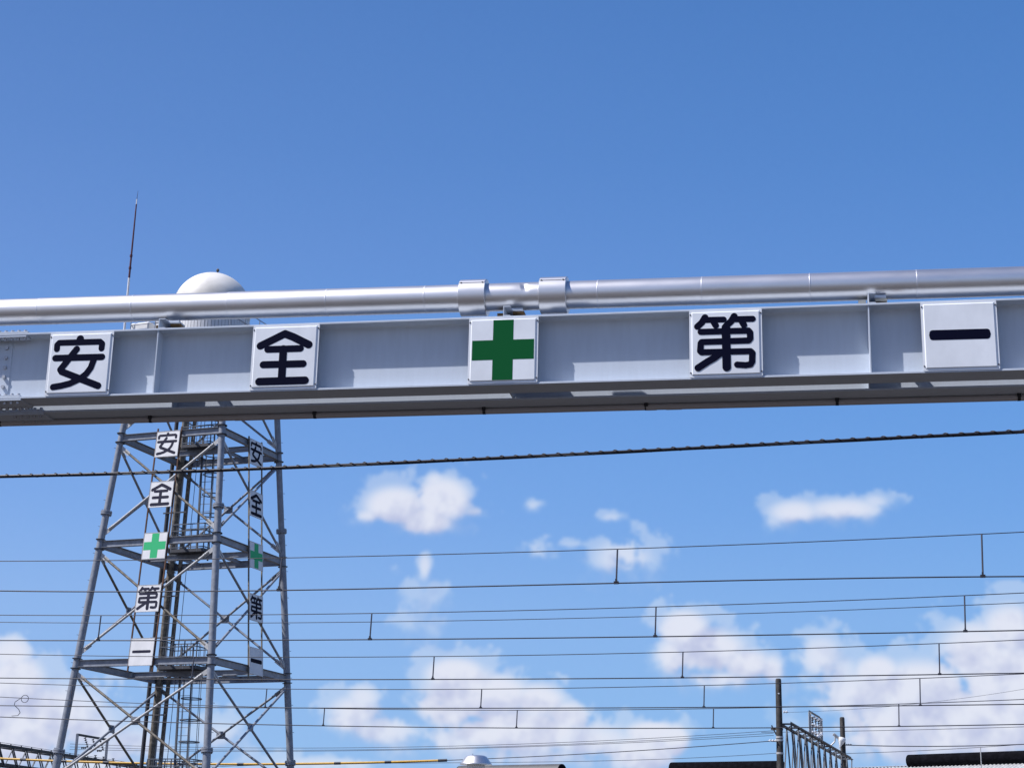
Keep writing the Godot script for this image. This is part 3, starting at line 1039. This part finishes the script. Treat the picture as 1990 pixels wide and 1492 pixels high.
func build_tower_boards() -> void:
	var t := Transform3D(Basis(Vector3.UP, TOWER_TURN), TOWER)
	var left := ["sunlit white board with person-under-roof character, top of the tower's left column", "sunlit white board with peaked character, second from top on the tower's left column",
		"sunlit white board with pale green cross in the tower's left column", "sunlit white board with many-stroke character, below the left green cross on the tower", "white board with a thin grey bar at the foot of the tower's left column"]
	var right := ["narrow-looking board with person-under-roof character, top of the tower's right column", "narrow-looking board with peaked character, second from top on the tower's right column",
		"narrow-looking board with darker green cross in the tower's right column", "narrow-looking board with many-stroke character, below the right green cross on the tower", "narrow-looking board with a black bar at the foot of the tower's right column"]
	var ly := [19.788, 17.481, 15.175, 12.869, 10.572]
	var ry := [19.875, 17.502, 15.181, 12.862, 10.531]
	var tilt := -atan(0.0722)
	for k in 2:
		for i in 5:
			var y: float = ly[i] if k == 0 else ry[i]
			var p := Vector3(-0.025, y, half_at(y) + 0.15) if k == 0 else Vector3(half_at(y) + 0.15, y, -0.205)
			var o := thing("tower_sign", left[i] if k == 0 else right[i], "sign", t * p, 0.0, "boards up the tower")
			o.basis = Basis(Vector3.UP, TOWER_TURN + (0.0 if k == 0 else PI / 2)) * Basis(Vector3.RIGHT, tilt)
			var s := 1.18
			var pn := Mb.new()
			pn.plate(Vector3.ZERO, Vector3(s, s, 0.02), 0.004)
			part("panel", pn, M.tower_sign, o)
			var ed := Mb.new()
			for sg: float in [-1.0, 1.0]:
				ed.box(Vector3(0, sg * (s / 2 - 0.012), 0.0125), Vector3(s - 0.01, 0.022, 0.008))
				ed.box(Vector3(sg * (s / 2 - 0.012), 0, 0.0122), Vector3(0.022, s - 0.052, 0.008))
			part("edge_strip", ed, M.zinc_light, o)
			var mk := mark(i, s * 1.02, 0.0125)
			if i == 4 and k == 0:
				mk = glyph([[0.10, [Vector2(-0.34, 0.01), Vector2(0.34, 0.01)]]], s, 0.0125)
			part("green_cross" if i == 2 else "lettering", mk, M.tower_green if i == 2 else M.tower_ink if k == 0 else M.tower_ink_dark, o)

func build_head() -> void:
	var t := Transform3D(Basis(Vector3.UP, TOWER_TURN), TOWER)
	var o := thing("radome", "white weathered dome on top of the lattice tower, above the silver pipe", "dome", t * Vector3(0, 26.33, 0), TOWER_TURN)
	var prof := []
	for i in 29:
		var a := -0.30 + (PI / 2 + 0.30) * i / 28.0
		prof.append(Vector2(1.82 * cos(a) if i < 28 else 0.0, 0.54 + 1.82 * sin(a)))
	var m := Mb.new()
	m.lathe(Vector3.ZERO, prof, 64, Basis(), true)
	part("shell", m, M.radome, o)
	var tip := Mb.new()
	tip.tube(Vector3(0.22, 2.32, 0.1), Vector3(0.22, 2.46, 0.1), 0.03, 0.03, 8)
	tip.lathe(Vector3(0.22, 2.46, 0.1), [Vector2(0.0, -0.01), Vector2(0.07, 0.0), Vector2(0.075, 0.06), Vector2(0.04, 0.12), Vector2(0, 0.13)], 12)
	tip.tube(Vector3(0.20, 2.40, 0.1), Vector3(0.04, 2.36, 0.1), 0.012, 0.012, 6)
	part("lamp_fitting", tip, M.old_steel, o)
	var w := thing("whip_antenna", "tall thin whip antenna, dark red above a white foot, left of the white dome", "antenna", t * Vector3(-2.977, 24.9, 2.529), TOWER_TURN)
	var foot := Mb.new()
	foot.tube(Vector3.ZERO, Vector3(0.0, 3.06, 0), 0.055, 0.048, 12)
	part("foot", foot, M.mast_white, w)
	var rod := Mb.new()
	rod.tube(Vector3(0, 3.06, 0), Vector3(0.03, 6.72, 0), 0.048, 0.030, 12)
	part("rod", rod, M.mast_red, w)
	for y in [3.55, 4.15]:
		var j := Mb.new()
		j.tube(Vector3(0, y - 0.05, 0), Vector3(0.002, y + 0.05, 0), 0.065, 0.065, 12)
		part("joint", j, M.mast_red, w)
	var tp := Mb.new()
	tp.tube(Vector3(0.03, 6.72, 0), Vector3(0.032, 6.98, 0), 0.026, 0.022, 8)
	part("ferrule", tp, M.mast_white, w)
	var nd := Mb.new()
	nd.tube(Vector3(0.032, 6.98, 0), Vector3(0.055, 7.40, 0), 0.014, 0.006, 8)
	part("tip", nd, M.wire, w)

# ---------------------------------------------------------------- portals beyond the tracks
func lattice(o: Node3D, a: Vector3, b: Vector3, depth: float, width: float, bays: int, chord: float, m_chord: Material, m_web: Material) -> void:
	var side := Vector3.UP.cross((b - a).normalized()) * width * 0.5
	for s: float in [-1.0, 1.0]:
		for dy in [0.0, -depth]:
			var m := Mb.new()
			m.angle(a + side * s + Vector3(0, dy, 0), b + side * s + Vector3(0, dy, 0), chord, 0.02)
			part("chord", m, m_chord, o)
		for i in bays:
			var p := a.lerp(b, float(i) / bays) + side * s
			var q := a.lerp(b, float(i + 1) / bays) + side * s
			var mid := (p + q) * 0.5 + Vector3(0, -depth, 0)
			for e in [[p, mid], [mid, q]]:
				var m := Mb.new()
				m.angle(e[0], e[1], 0.058, 0.010, side)
				part("lacing", m, m_web, o)
	for i in bays + 1:
		var p := a.lerp(b, float(i) / bays)
		var m := Mb.new()
		m.angle(p - side, p + side, 0.07, 0.012)
		part("cross_strut", m, m_web, o)
		if i < bays:
			var q := a.lerp(b, float(i + 1) / bays)
			var x := Mb.new()
			x.bar(p - side, q + side, 0.05, 0.03)
			part("cross_strut", x, m_web, o)

func insulator(parent: Node3D, top: Vector3, dir: Vector3, n: int, r: float, step: float, body: Material) -> void:
	var m := Mb.new()
	var f := Mb.frame(dir)
	for i in n:
		m.lathe(top + dir * (step * (i + 0.3)), [Vector2(0.02, 0.0), Vector2(r, 0.02), Vector2(r * 0.95, 0.05), Vector2(r * 0.35, 0.07), Vector2(0.02, step)], 12, f)
	part("insulator", m, body, parent)

func pole(o: Node3D, at: Vector3, h: float, r0: float, r1: float) -> MeshInstance3D:
	var m := Mb.new()
	m.lathe(at, [Vector2(r0, 0.0), Vector2(r1, h - 0.12), Vector2(r1 * 0.93, h - 0.05), Vector2(r1 * 0.7, h - 0.01), Vector2(0, h)], 24, Basis(), true)
	return part("pole", m, M.concrete_pole, o)

func build_right_portal() -> void:
	var p1 := Vector3(14.101, 0, -88.0)
	var p2 := Vector3(20.972, 0, -106.48)
	var d := (p2 - p1).normalized()
	var o := thing("catenary_portal", "dark concrete pole pair joined by a steel lattice beam, lower right", "portal", p1, 0.0, "railway portals beyond the tracks")
	var pl := pole(o, Vector3.ZERO, 11.99, 0.235, 0.150)
	pole(o, p2 - p1, 11.89, 0.235, 0.150)
	for y in [8.85, 9.0, 8.2]:
		var b := Mb.new()
		b.tube(Vector3(0, y - 0.05, 0), Vector3(0, y + 0.05, 0), 0.195, 0.195, 20)
		part("band", b, M.zinc_light, pl)
	var bolt := Mb.new()
	hex(bolt, Vector3(-0.02, 11.2, 0.145), Vector3.BACK, 0.045, 0.04)
	part("bolt", bolt, M.porcelain, pl)
	var a := Vector3(0, 9.66, 0) + d * 0.3
	var b := p2 - p1 + Vector3(0, 9.27, 0) - d * 0.3
	var over := -Vector3.UP.cross(d).normalized() * 0.28
	lattice(o, a + over, b + over, 2.7, 0.62, 10, 0.15, M.old_steel, M.blue_steel)
	# frame with insulators standing on the beam
	var side := Vector3.UP.cross(d).normalized()
	var f0 := Vector3(17.13, 0, -96.15) - p1
	var f1 := Vector3(18.37, 0, -99.5) - p1
	for q in [[f0, 11.13], [f1, 11.09]]:
		var m := Mb.new()
		m.hbeam(Vector3(q[0].x, 9.45, q[0].z), Vector3(q[0].x, q[1], q[0].z), 0.13, 0.15, 0.014)
		part("frame_post", m, M.zinc_light, o)
	var bar := Mb.new()
	bar.angle(f0 + Vector3(0, 11.12, 0), f1 + Vector3(0, 11.08, 0), 0.11, 0.015)
	var fb := part("frame_bar", bar, M.blue_steel, o)
	for row in 3:
		for col in 3:
			var p: Vector3 = f0.lerp(f1, 0.22 + 0.28 * col) + Vector3(0, 10.92 - row * 0.42, 0)
			insulator(fb, p + side * 0.20, -side, 3, 0.085, 0.13, M.porcelain)
			insulator(fb, p + Vector3(0, 0.02, 0), Vector3.DOWN, 3, 0.075, 0.12, M.brown_porcelain)
	var tube := Mb.new()
	tube.tube(f0.lerp(f1, 0.35) + Vector3(0, 9.72, 0), f0.lerp(f1, 1.0) + Vector3(0, 10.22, 0), 0.10, 0.10, 14)
	part("white_tube", tube, M.white_paint, o)
	# a white hooded switch with its arm at the far pole
	var c := p2 - p1 + Vector3(-0.12, 10.45, 0.25)
	var sw := Mb.new()
	sw.lathe(c, [Vector2(0.03, -0.50), Vector2(0.09, -0.30), Vector2(0.20, -0.10), Vector2(0.25, 0.10), Vector2(0.16, 0.17), Vector2(0, 0.19)], 16, Basis(Vector3(0, 0, 1), -0.25), true)
	part("white_hood", sw, M.white_paint, o)
	var arm := Mb.new()
	arm.path([c + Vector3(-0.1, 0.05, 0), c + Vector3(-0.42, 0.30, 0.05), c + Vector3(-0.52, 0.36, 0.05)], 0.09, 8)
	arm.path([c + Vector3(-0.40, 0.22, 0.05), c + Vector3(-0.44, -0.10, 0.05), c + Vector3(-0.72, -0.38, 0.05), c + Vector3(-1.0, -0.40, 0.1)], 0.05, 8)
	part("switch_arm", arm, M.zinc_light, o)
	for q in [[-0.22, 9.42, "cross_arm"], [-0.22, 8.83, "cross_arm"]]:
		var m := Mb.new()
		m.bar(Vector3(-0.42, q[1], -0.1), Vector3(0.18, q[1] - 0.02, 0.05), 0.07, 0.09)
		part(q[2], m, M.old_steel, o)
	var st := Mb.new()
	st.bar(Vector3(-0.40, 9.60, 0.0), Vector3(-0.16, 9.12, 0.0), 0.05, 0.06)
	part("cross_arm", st, M.old_steel, o)
	insulator(o, Vector3(-0.16, 8.82, 0.17), Vector3(-1, 0.0, -0.22).normalized(), 3, 0.07, 0.14, M.porcelain)
	insulator(o, Vector3(0.16, 10.28, 0.12), Vector3(1, 0.0, 0.22).normalized(), 2, 0.075, 0.13, M.porcelain)
	insulator(o, p2 - p1 + Vector3(0.16, 10.2, 0.05), Vector3(1, 0.0, 0.22).normalized(), 3, 0.06, 0.12, M.brown_porcelain)

func build_left_portal() -> void:
	var n := Vector3(0.1908, 0, -0.9816)
	var at := Vector3(-31.577, 0, -108.5)
	var o := thing("catenary_portal", "long rusty lattice beam running away behind the tower, lower left corner", "portal", at, 0.0, "railway portals beyond the tracks")
	var a := n * -14.0 + Vector3(0, 8.90, 0)
	var b := n * 34.0 + Vector3(0, 9.28, 0)
	lattice(o, a, b, 1.15, 1.0, 26, 0.16, M.old_steel, M.blue_steel)
	for s: float in [-13.0, 33.0]:
		var m := Mb.new()
		m.lathe(n * s, [Vector2(0.24, 0), Vector2(0.18, 8.3), Vector2(0, 8.31)], 20)
		part("pole", m, M.concrete_pole, o)
	for i in 18:
		var s := -3.0 + i * 1.45
		var y := 8.95 + s * 0.008
		var m := Mb.new()
		m.bar(n * s + Vector3(0, y, 0), n * s + Vector3(0, y + 0.36, 0), 0.06, 0.06, Vector3.BACK)
		var pg := part("peg", m, M.old_steel, o)
		if i < 17:
			var w := Mb.new()
			w.tube(n * s + Vector3(0, y + 0.36, 0), n * (s + 1.45) + Vector3(0, y + 0.37, 0), 0.014, 0.014, 6)
			part("peg_wire", w, M.wire, pg)
	var f0 := n * 10.95
	var f1 := n * 16.0
	for q in [[f0, 9.05, 10.74], [f1, 9.15, 10.78]]:
		var m := Mb.new()
		m.bar(q[0] + Vector3(0, q[1], 0), q[0] + Vector3(0, q[2], 0), 0.16, 0.16, Vector3.BACK)
		part("frame_post", m, M.zinc, o)
	var bar := Mb.new()
	bar.bar(f0 + Vector3(0, 10.72, 0), f1 + n * 0.2 + Vector3(0, 10.78, 0), 0.16, 0.14)
	var fb := part("frame_bar", bar, M.old_steel, o)
	for t in [0.24, 0.50, 0.76]:
		var p: Vector3 = f0.lerp(f1, t) + Vector3(0, 10.66, 0)
		insulator(fb, p, Vector3(0.28, -0.9, -0.3).normalized(), 5, 0.10, 0.15, M.brown_porcelain)
	for t in [0.10, 0.30, 0.62]:
		var p: Vector3 = f0.lerp(f1, t) + Vector3(0.1, 9.86, 0)
		insulator(fb, p, Vector3(0.97, 0.0, 0.23), 3, 0.08, 0.13, M.brown_porcelain)
	for s: float in [14.2, 15.6, 17.3, 21.5]:
		insulator(fb, n * s + Vector3(0, 9.62, 0), Vector3.DOWN, 3, 0.11, 0.16, M.blue_steel)

func build_lines() -> void:
	var p1 := Vector3(14.101, 0, -88.0)
	var p2 := Vector3(20.972, 0, -106.48)
	var rows := [
		["power_line", "upper of three fine wires sagging left from the nearer concrete pole", p1, [9.3588, 0.072447, 0.00129], -39.6, -0.3, 0.013],
		["power_line", "middle of three fine wires sagging left from the nearer concrete pole", p1, [9.237891, 0.069825, 0.001198], -39.6, -0.3, 0.013],
		["power_line", "lowest of three fine wires sagging left from the nearer concrete pole", p1, [9.121836, 0.061887, 0.000982], -39.6, -0.3, 0.013],
		["power_line", "faint wire just above the roofs, passing behind the white ventilator", p1, [8.224442, 0.07623, 0.003494, 6.4e-05], -34.0, 0.0, 0.013],
		["power_line", "thick wire leaving the farther concrete pole to the right", p2, [10.187991, -0.030743, 0.003584], 0.1, 15.0, 0.030],
		["power_line", "wire above the dark ridge at lower right, with a drop wire hanging down", p2, [9.665135, 0.031746, 0.002303], -0.4, 15.0, 0.016],
		["power_line", "thin wire crossing behind the insulator frame at right", p2, [11.01731, 0.019505, 0.000707], -5.0, 15.0, 0.016],
		["power_line", "faint rising wire from the top of the nearer concrete pole to the right edge", p1, [10.248164, 0.022657, 0.005994], 0.3, 17.0, 0.008]]
	for q in rows:
		var o := thing(q[0], q[1], "wire", Vector3.ZERO, 0.0, "thin wires in the distance")
		part("strand", strand(q[2], q[3], q[4], q[5], q[6], 6), M.wire, o)
		if q[1].contains("drop wire"):
			var top := along(q[2], q[3], 8.2)
			var m := Mb.new()
			m.tube(top, top + Vector3(0, -2.2, 0), 0.030, 0.030, 8)
			part("drop_wire", m, M.zinc_light, o)
	var y := thing("sleeved_wire", "wire wrapped in long yellow sleeves with black joints, behind the tower's foot", "wire")
	var c := [8.851734, 0.083946, 0.001131, -4e-06]
	part("strand", strand(p1, c, -52.0, -0.5, 0.022, 6), M.wire, y)
	var joints := [-50.2, -47.5, -45.0, -42.41, -39.9, -37.3, -34.69, -32.09, -29.3, -26.5, -23.71, -20.86, -17.89]
	for i in joints.size() - 1:
		var s := Mb.new()
		var e := 0.10
		s.path([along(p1, c, joints[i] + e), along(p1, c, (joints[i] + joints[i + 1]) / 2), along(p1, c, joints[i + 1] - e)], 0.062, 12)
		var sl := part("yellow_sleeve", s, M.yellow_sleeve, y)
		var b := Mb.new()
		b.path([along(p1, c, joints[i + 1] - 0.18), along(p1, c, joints[i + 1] + (0.18 if i < joints.size() - 2 else 0.3))], 0.075, 12)
		part("black_joint", b, M.black_cable, sl)

# ---------------------------------------------------------------- roofs at the foot of the picture
func shed(label: String, a: Vector3, b: Vector3, wide: float, pitch: float, tube0: float, tube1: float, r: float, cap: Material, corrugated: bool) -> void:
	var along_dir := (b - a).normalized()
	var length := a.distance_to(b)
	var front := along_dir.cross(Vector3.UP).normalized()
	if front.z < 0.0:
		front = -front
	var base := Vector3(a.x, 0, a.z)
	var o := thing("shed", label, "building", base, 0.0, "roofs at the bottom edge")
	var ridge := a.y
	var eave := ridge - wide * tan(pitch)
	for s: float in [-1.0, 1.0]:
		var dn: Vector3 = (front * s * wide + Vector3(0, eave - ridge, 0))
		var up := (along_dir.cross(dn) * s).normalized()
		if up.y < 0.0:
			up = -up
		var m := Mb.new()
		var k := int(length / 0.034) if corrugated else 2
		var o0 := Vector3(0, ridge, 0)
		var per := 0.27
		for i in k:
			var x0 := length * i / k
			var x1 := length * (i + 1) / k
			var h0 := 0.042 * sin(x0 * TAU / per) if corrugated else 0.0
			var h1 := 0.042 * sin(x1 * TAU / per) if corrugated else 0.0
			var n0 := (up - along_dir * (0.042 * TAU / per * cos(x0 * TAU / per) if corrugated else 0.0)).normalized()
			var n1 := (up - along_dir * (0.042 * TAU / per * cos(x1 * TAU / per) if corrugated else 0.0)).normalized()
			var p0 := o0 + along_dir * x0 + up * h0
			var p1 := o0 + along_dir * x1 + up * h1
			m.tri(p0, p1, p1 + dn, n0, n1, n1)
			m.tri(p0, p1 + dn, p0 + dn, n0, n1, n0)
		part("roof_slope", m, M.roof_white, o)
		var wall := Mb.new()
		var wc := along_dir * length / 2 + front * s * (wide - 0.6)
		wall.bar(wc - along_dir * length / 2 + Vector3(0, (eave) / 2, 0), wc + along_dir * length / 2 + Vector3(0, (eave) / 2, 0), 0.2, eave - 0.02)
		part("wall", wall, M.wall, o)
	for e in [0.2, length - 0.2]:
		var g := Mb.new()
		var w := wide - 0.7
		var poly := PackedVector2Array([Vector2(-w, 0), Vector2(w, 0), Vector2(w, eave - 0.1), Vector2(0, ridge - 0.15), Vector2(-w, eave - 0.1)])
		g.sheet(poly, 0.0, Transform3D(Basis(front, Vector3.UP, front.cross(Vector3.UP)), along_dir * e))
		g.sheet(poly, 0.15, Transform3D(Basis(front, Vector3.UP, front.cross(Vector3.UP)), along_dir * e))
		part("gable_wall", g, M.wall, o)
	var fl := Mb.new()
	fl.bar(Vector3(0, ridge + 0.035, 0), along_dir * length + Vector3(0, ridge + 0.035, 0), 0.30, 0.02)
	part("ridge_flashing", fl, M.roof_white, o)
	var cap_m := Mb.new()
	var t0 := along_dir * tube0 + Vector3(0, ridge + r * 0.85, 0)
	var t1 := along_dir * tube1 + Vector3(0, ridge + r * 0.85, 0)
	cap_m.tube(t0, t1, r, r, 32)
	var cm := part("ridge_ventilator", cap_m, cap, o)
	for e in [[t0, -1.0], [t1, 1.0]]:
		var em := Mb.new()
		em.tube(e[0] - along_dir * 0.02, e[0] + along_dir * (0.04 * e[1]), r * 0.99, r * 0.99, 32)
		part("end_cap", em, M.ridge_dark, cm)

func build_roofs() -> void:
	shed("white corrugated roof with a long black ridge tube, lower right corner", Vector3(17.96, 9.49, -121.9), Vector3(50.9, 9.49, -91.26), 5.5, 0.36, 12.0, 42.0, 0.405, M.ridge_dark, true)
	shed("roof with a black ridge tube ending behind the nearer concrete pole", Vector3(10.925, 8.375, -112.35), Vector3(21.36, 8.375, -106.43), 5.0, 0.30, 0.05, 7.6, 0.50, M.ridge_dark, false)
	shed("roof with a grey ridge tube, beside the white ventilator at bottom centre", Vector3(-2.239, 6.57, -90.98), Vector3(3.122, 6.57, -87.52), 5.0, 0.30, 0.0, 6.2, 0.45, M.ridge_grey, false)
	var o := thing("roof_ventilator", "silver mushroom roof ventilator at the bottom edge, centre", "ventilator", Vector3(-0.944, 4.5, -60.0))
	var cap := Mb.new()
	cap.lathe(Vector3(0, 0.98, 0), [Vector2(0.555, -0.015), Vector2(0.555, 0.02), Vector2(0.40, 0.235), Vector2(0.36, 0.275), Vector2(0.28, 0.305), Vector2(0, 0.325)], 40)
	cap.lathe(Vector3(0, 0.98, 0), [Vector2(0.30, 0.0), Vector2(0.555, -0.015)], 40)
	part("cap", cap, M.aluminium, o)
	var neck := Mb.new()
	neck.tube(Vector3(0, 0, 0), Vector3(0, 1.0, 0), 0.315, 0.315, 32)
	part("neck", neck, M.zinc_light, o)
	var pin := Mb.new()
	pin.tube(Vector3(-0.12, 1.28, 0.1), Vector3(-0.12, 1.345, 0.1), 0.012, 0.012, 6)
	part("pin", pin, M.zinc, o)
	var b := thing("workshop", "low flat-roofed workshop under the silver ventilator", "building", Vector3(-1, 0, -62))
	var bm := Mb.new()
	bm.box(Vector3(0, 2.24, 0), Vector3(12, 4.48, 8))
	part("wall", bm, M.wall, b)

func build_ground() -> void:
	var g := Mb.new()
	g.quad(Vector3(-3000, 0, 3000), Vector3(3000, 0, 3000), Vector3(3000, 0, -3000), Vector3(-3000, 0, -3000), Vector3.UP)
	structure("ground", g, M.gravel)
	var r := Mb.new()
	var c := BRIDGE * Vector3(1, 0, 1)
	var f := Basis(Vector3.UP, BRIDGE_TURN)
	r.quad(c + f * Vector3(-60, 0.004, 14), c + f * Vector3(60, 0.004, 14), c + f * Vector3(60, 0.004, -24), c + f * Vector3(-60, 0.004, -24), Vector3.UP)
	structure("road", r, M.asphalt)
	var y := Mb.new()
	y.quad(c + f * Vector3(-60, 0.12, 45), c + f * Vector3(60, 0.12, 45), c + f * Vector3(60, 0.12, 14), c + f * Vector3(-60, 0.12, 14), Vector3.UP)
	y.box(c + f * Vector3(0, 0.06, 14.08), Vector3(120, 0.118, 0.15), f)
	structure("bounce_pavement", y, M.concrete)  # unseen pale paving, added to bounce light onto the girder web

func _ready() -> void:
	var cam := Camera3D.new()
	cam.name = "camera"
	cam.fov = 25.552
	cam.near = 0.05
	cam.far = 6000.0
	var fw := Vector3(0, sin(0.28610), -cos(0.28610))
	var up := Vector3(0, cos(0.28610), sin(0.28610))
	var c := cos(0.02309)
	var s := sin(0.02309)
	cam.transform = Transform3D(Basis(Vector3.RIGHT * c + up * s, up * c - Vector3.RIGHT * s, -fw), Vector3(0, 1.6, 0))
	add_child(cam)
	cam.current = true
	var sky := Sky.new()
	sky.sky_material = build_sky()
	var env := Environment.new()
	env.background_mode = Environment.BG_SKY
	env.sky = sky
	env.sky_rotation = Vector3(0, PI, 0)      # the seam of the panorama lies behind
	env.tonemap_mode = Environment.TONE_MAPPER_LINEAR
	env.tonemap_exposure = 1.25
	env.sdfgi_enabled = true
	env.ssao_enabled = true
	env.ssil_enabled = true
	var we := WorldEnvironment.new()
	we.name = "world"
	we.environment = env
	add_child(we)
	var sun := DirectionalLight3D.new()
	sun.name = "sun"
	sun.light_energy = 1.6
	sun.light_color = Color(1.0, 0.985, 0.985)
	sun.light_angular_distance = 0.5
	sun.shadow_enabled = true
	add_child(sun)
	sun.look_at_from_position(Vector3.ZERO, Vector3(2.383, -3.06, -0.583))
	materials()
	build_ground()
	build_bridge()
	build_tower()
	build_roofs()
	build_right_portal()
	build_left_portal()
	build_pipe()
	build_conduit()
	build_boards()
	build_head()
	build_tower_boards()
	build_catenaries()
	build_cable()
	build_lines()
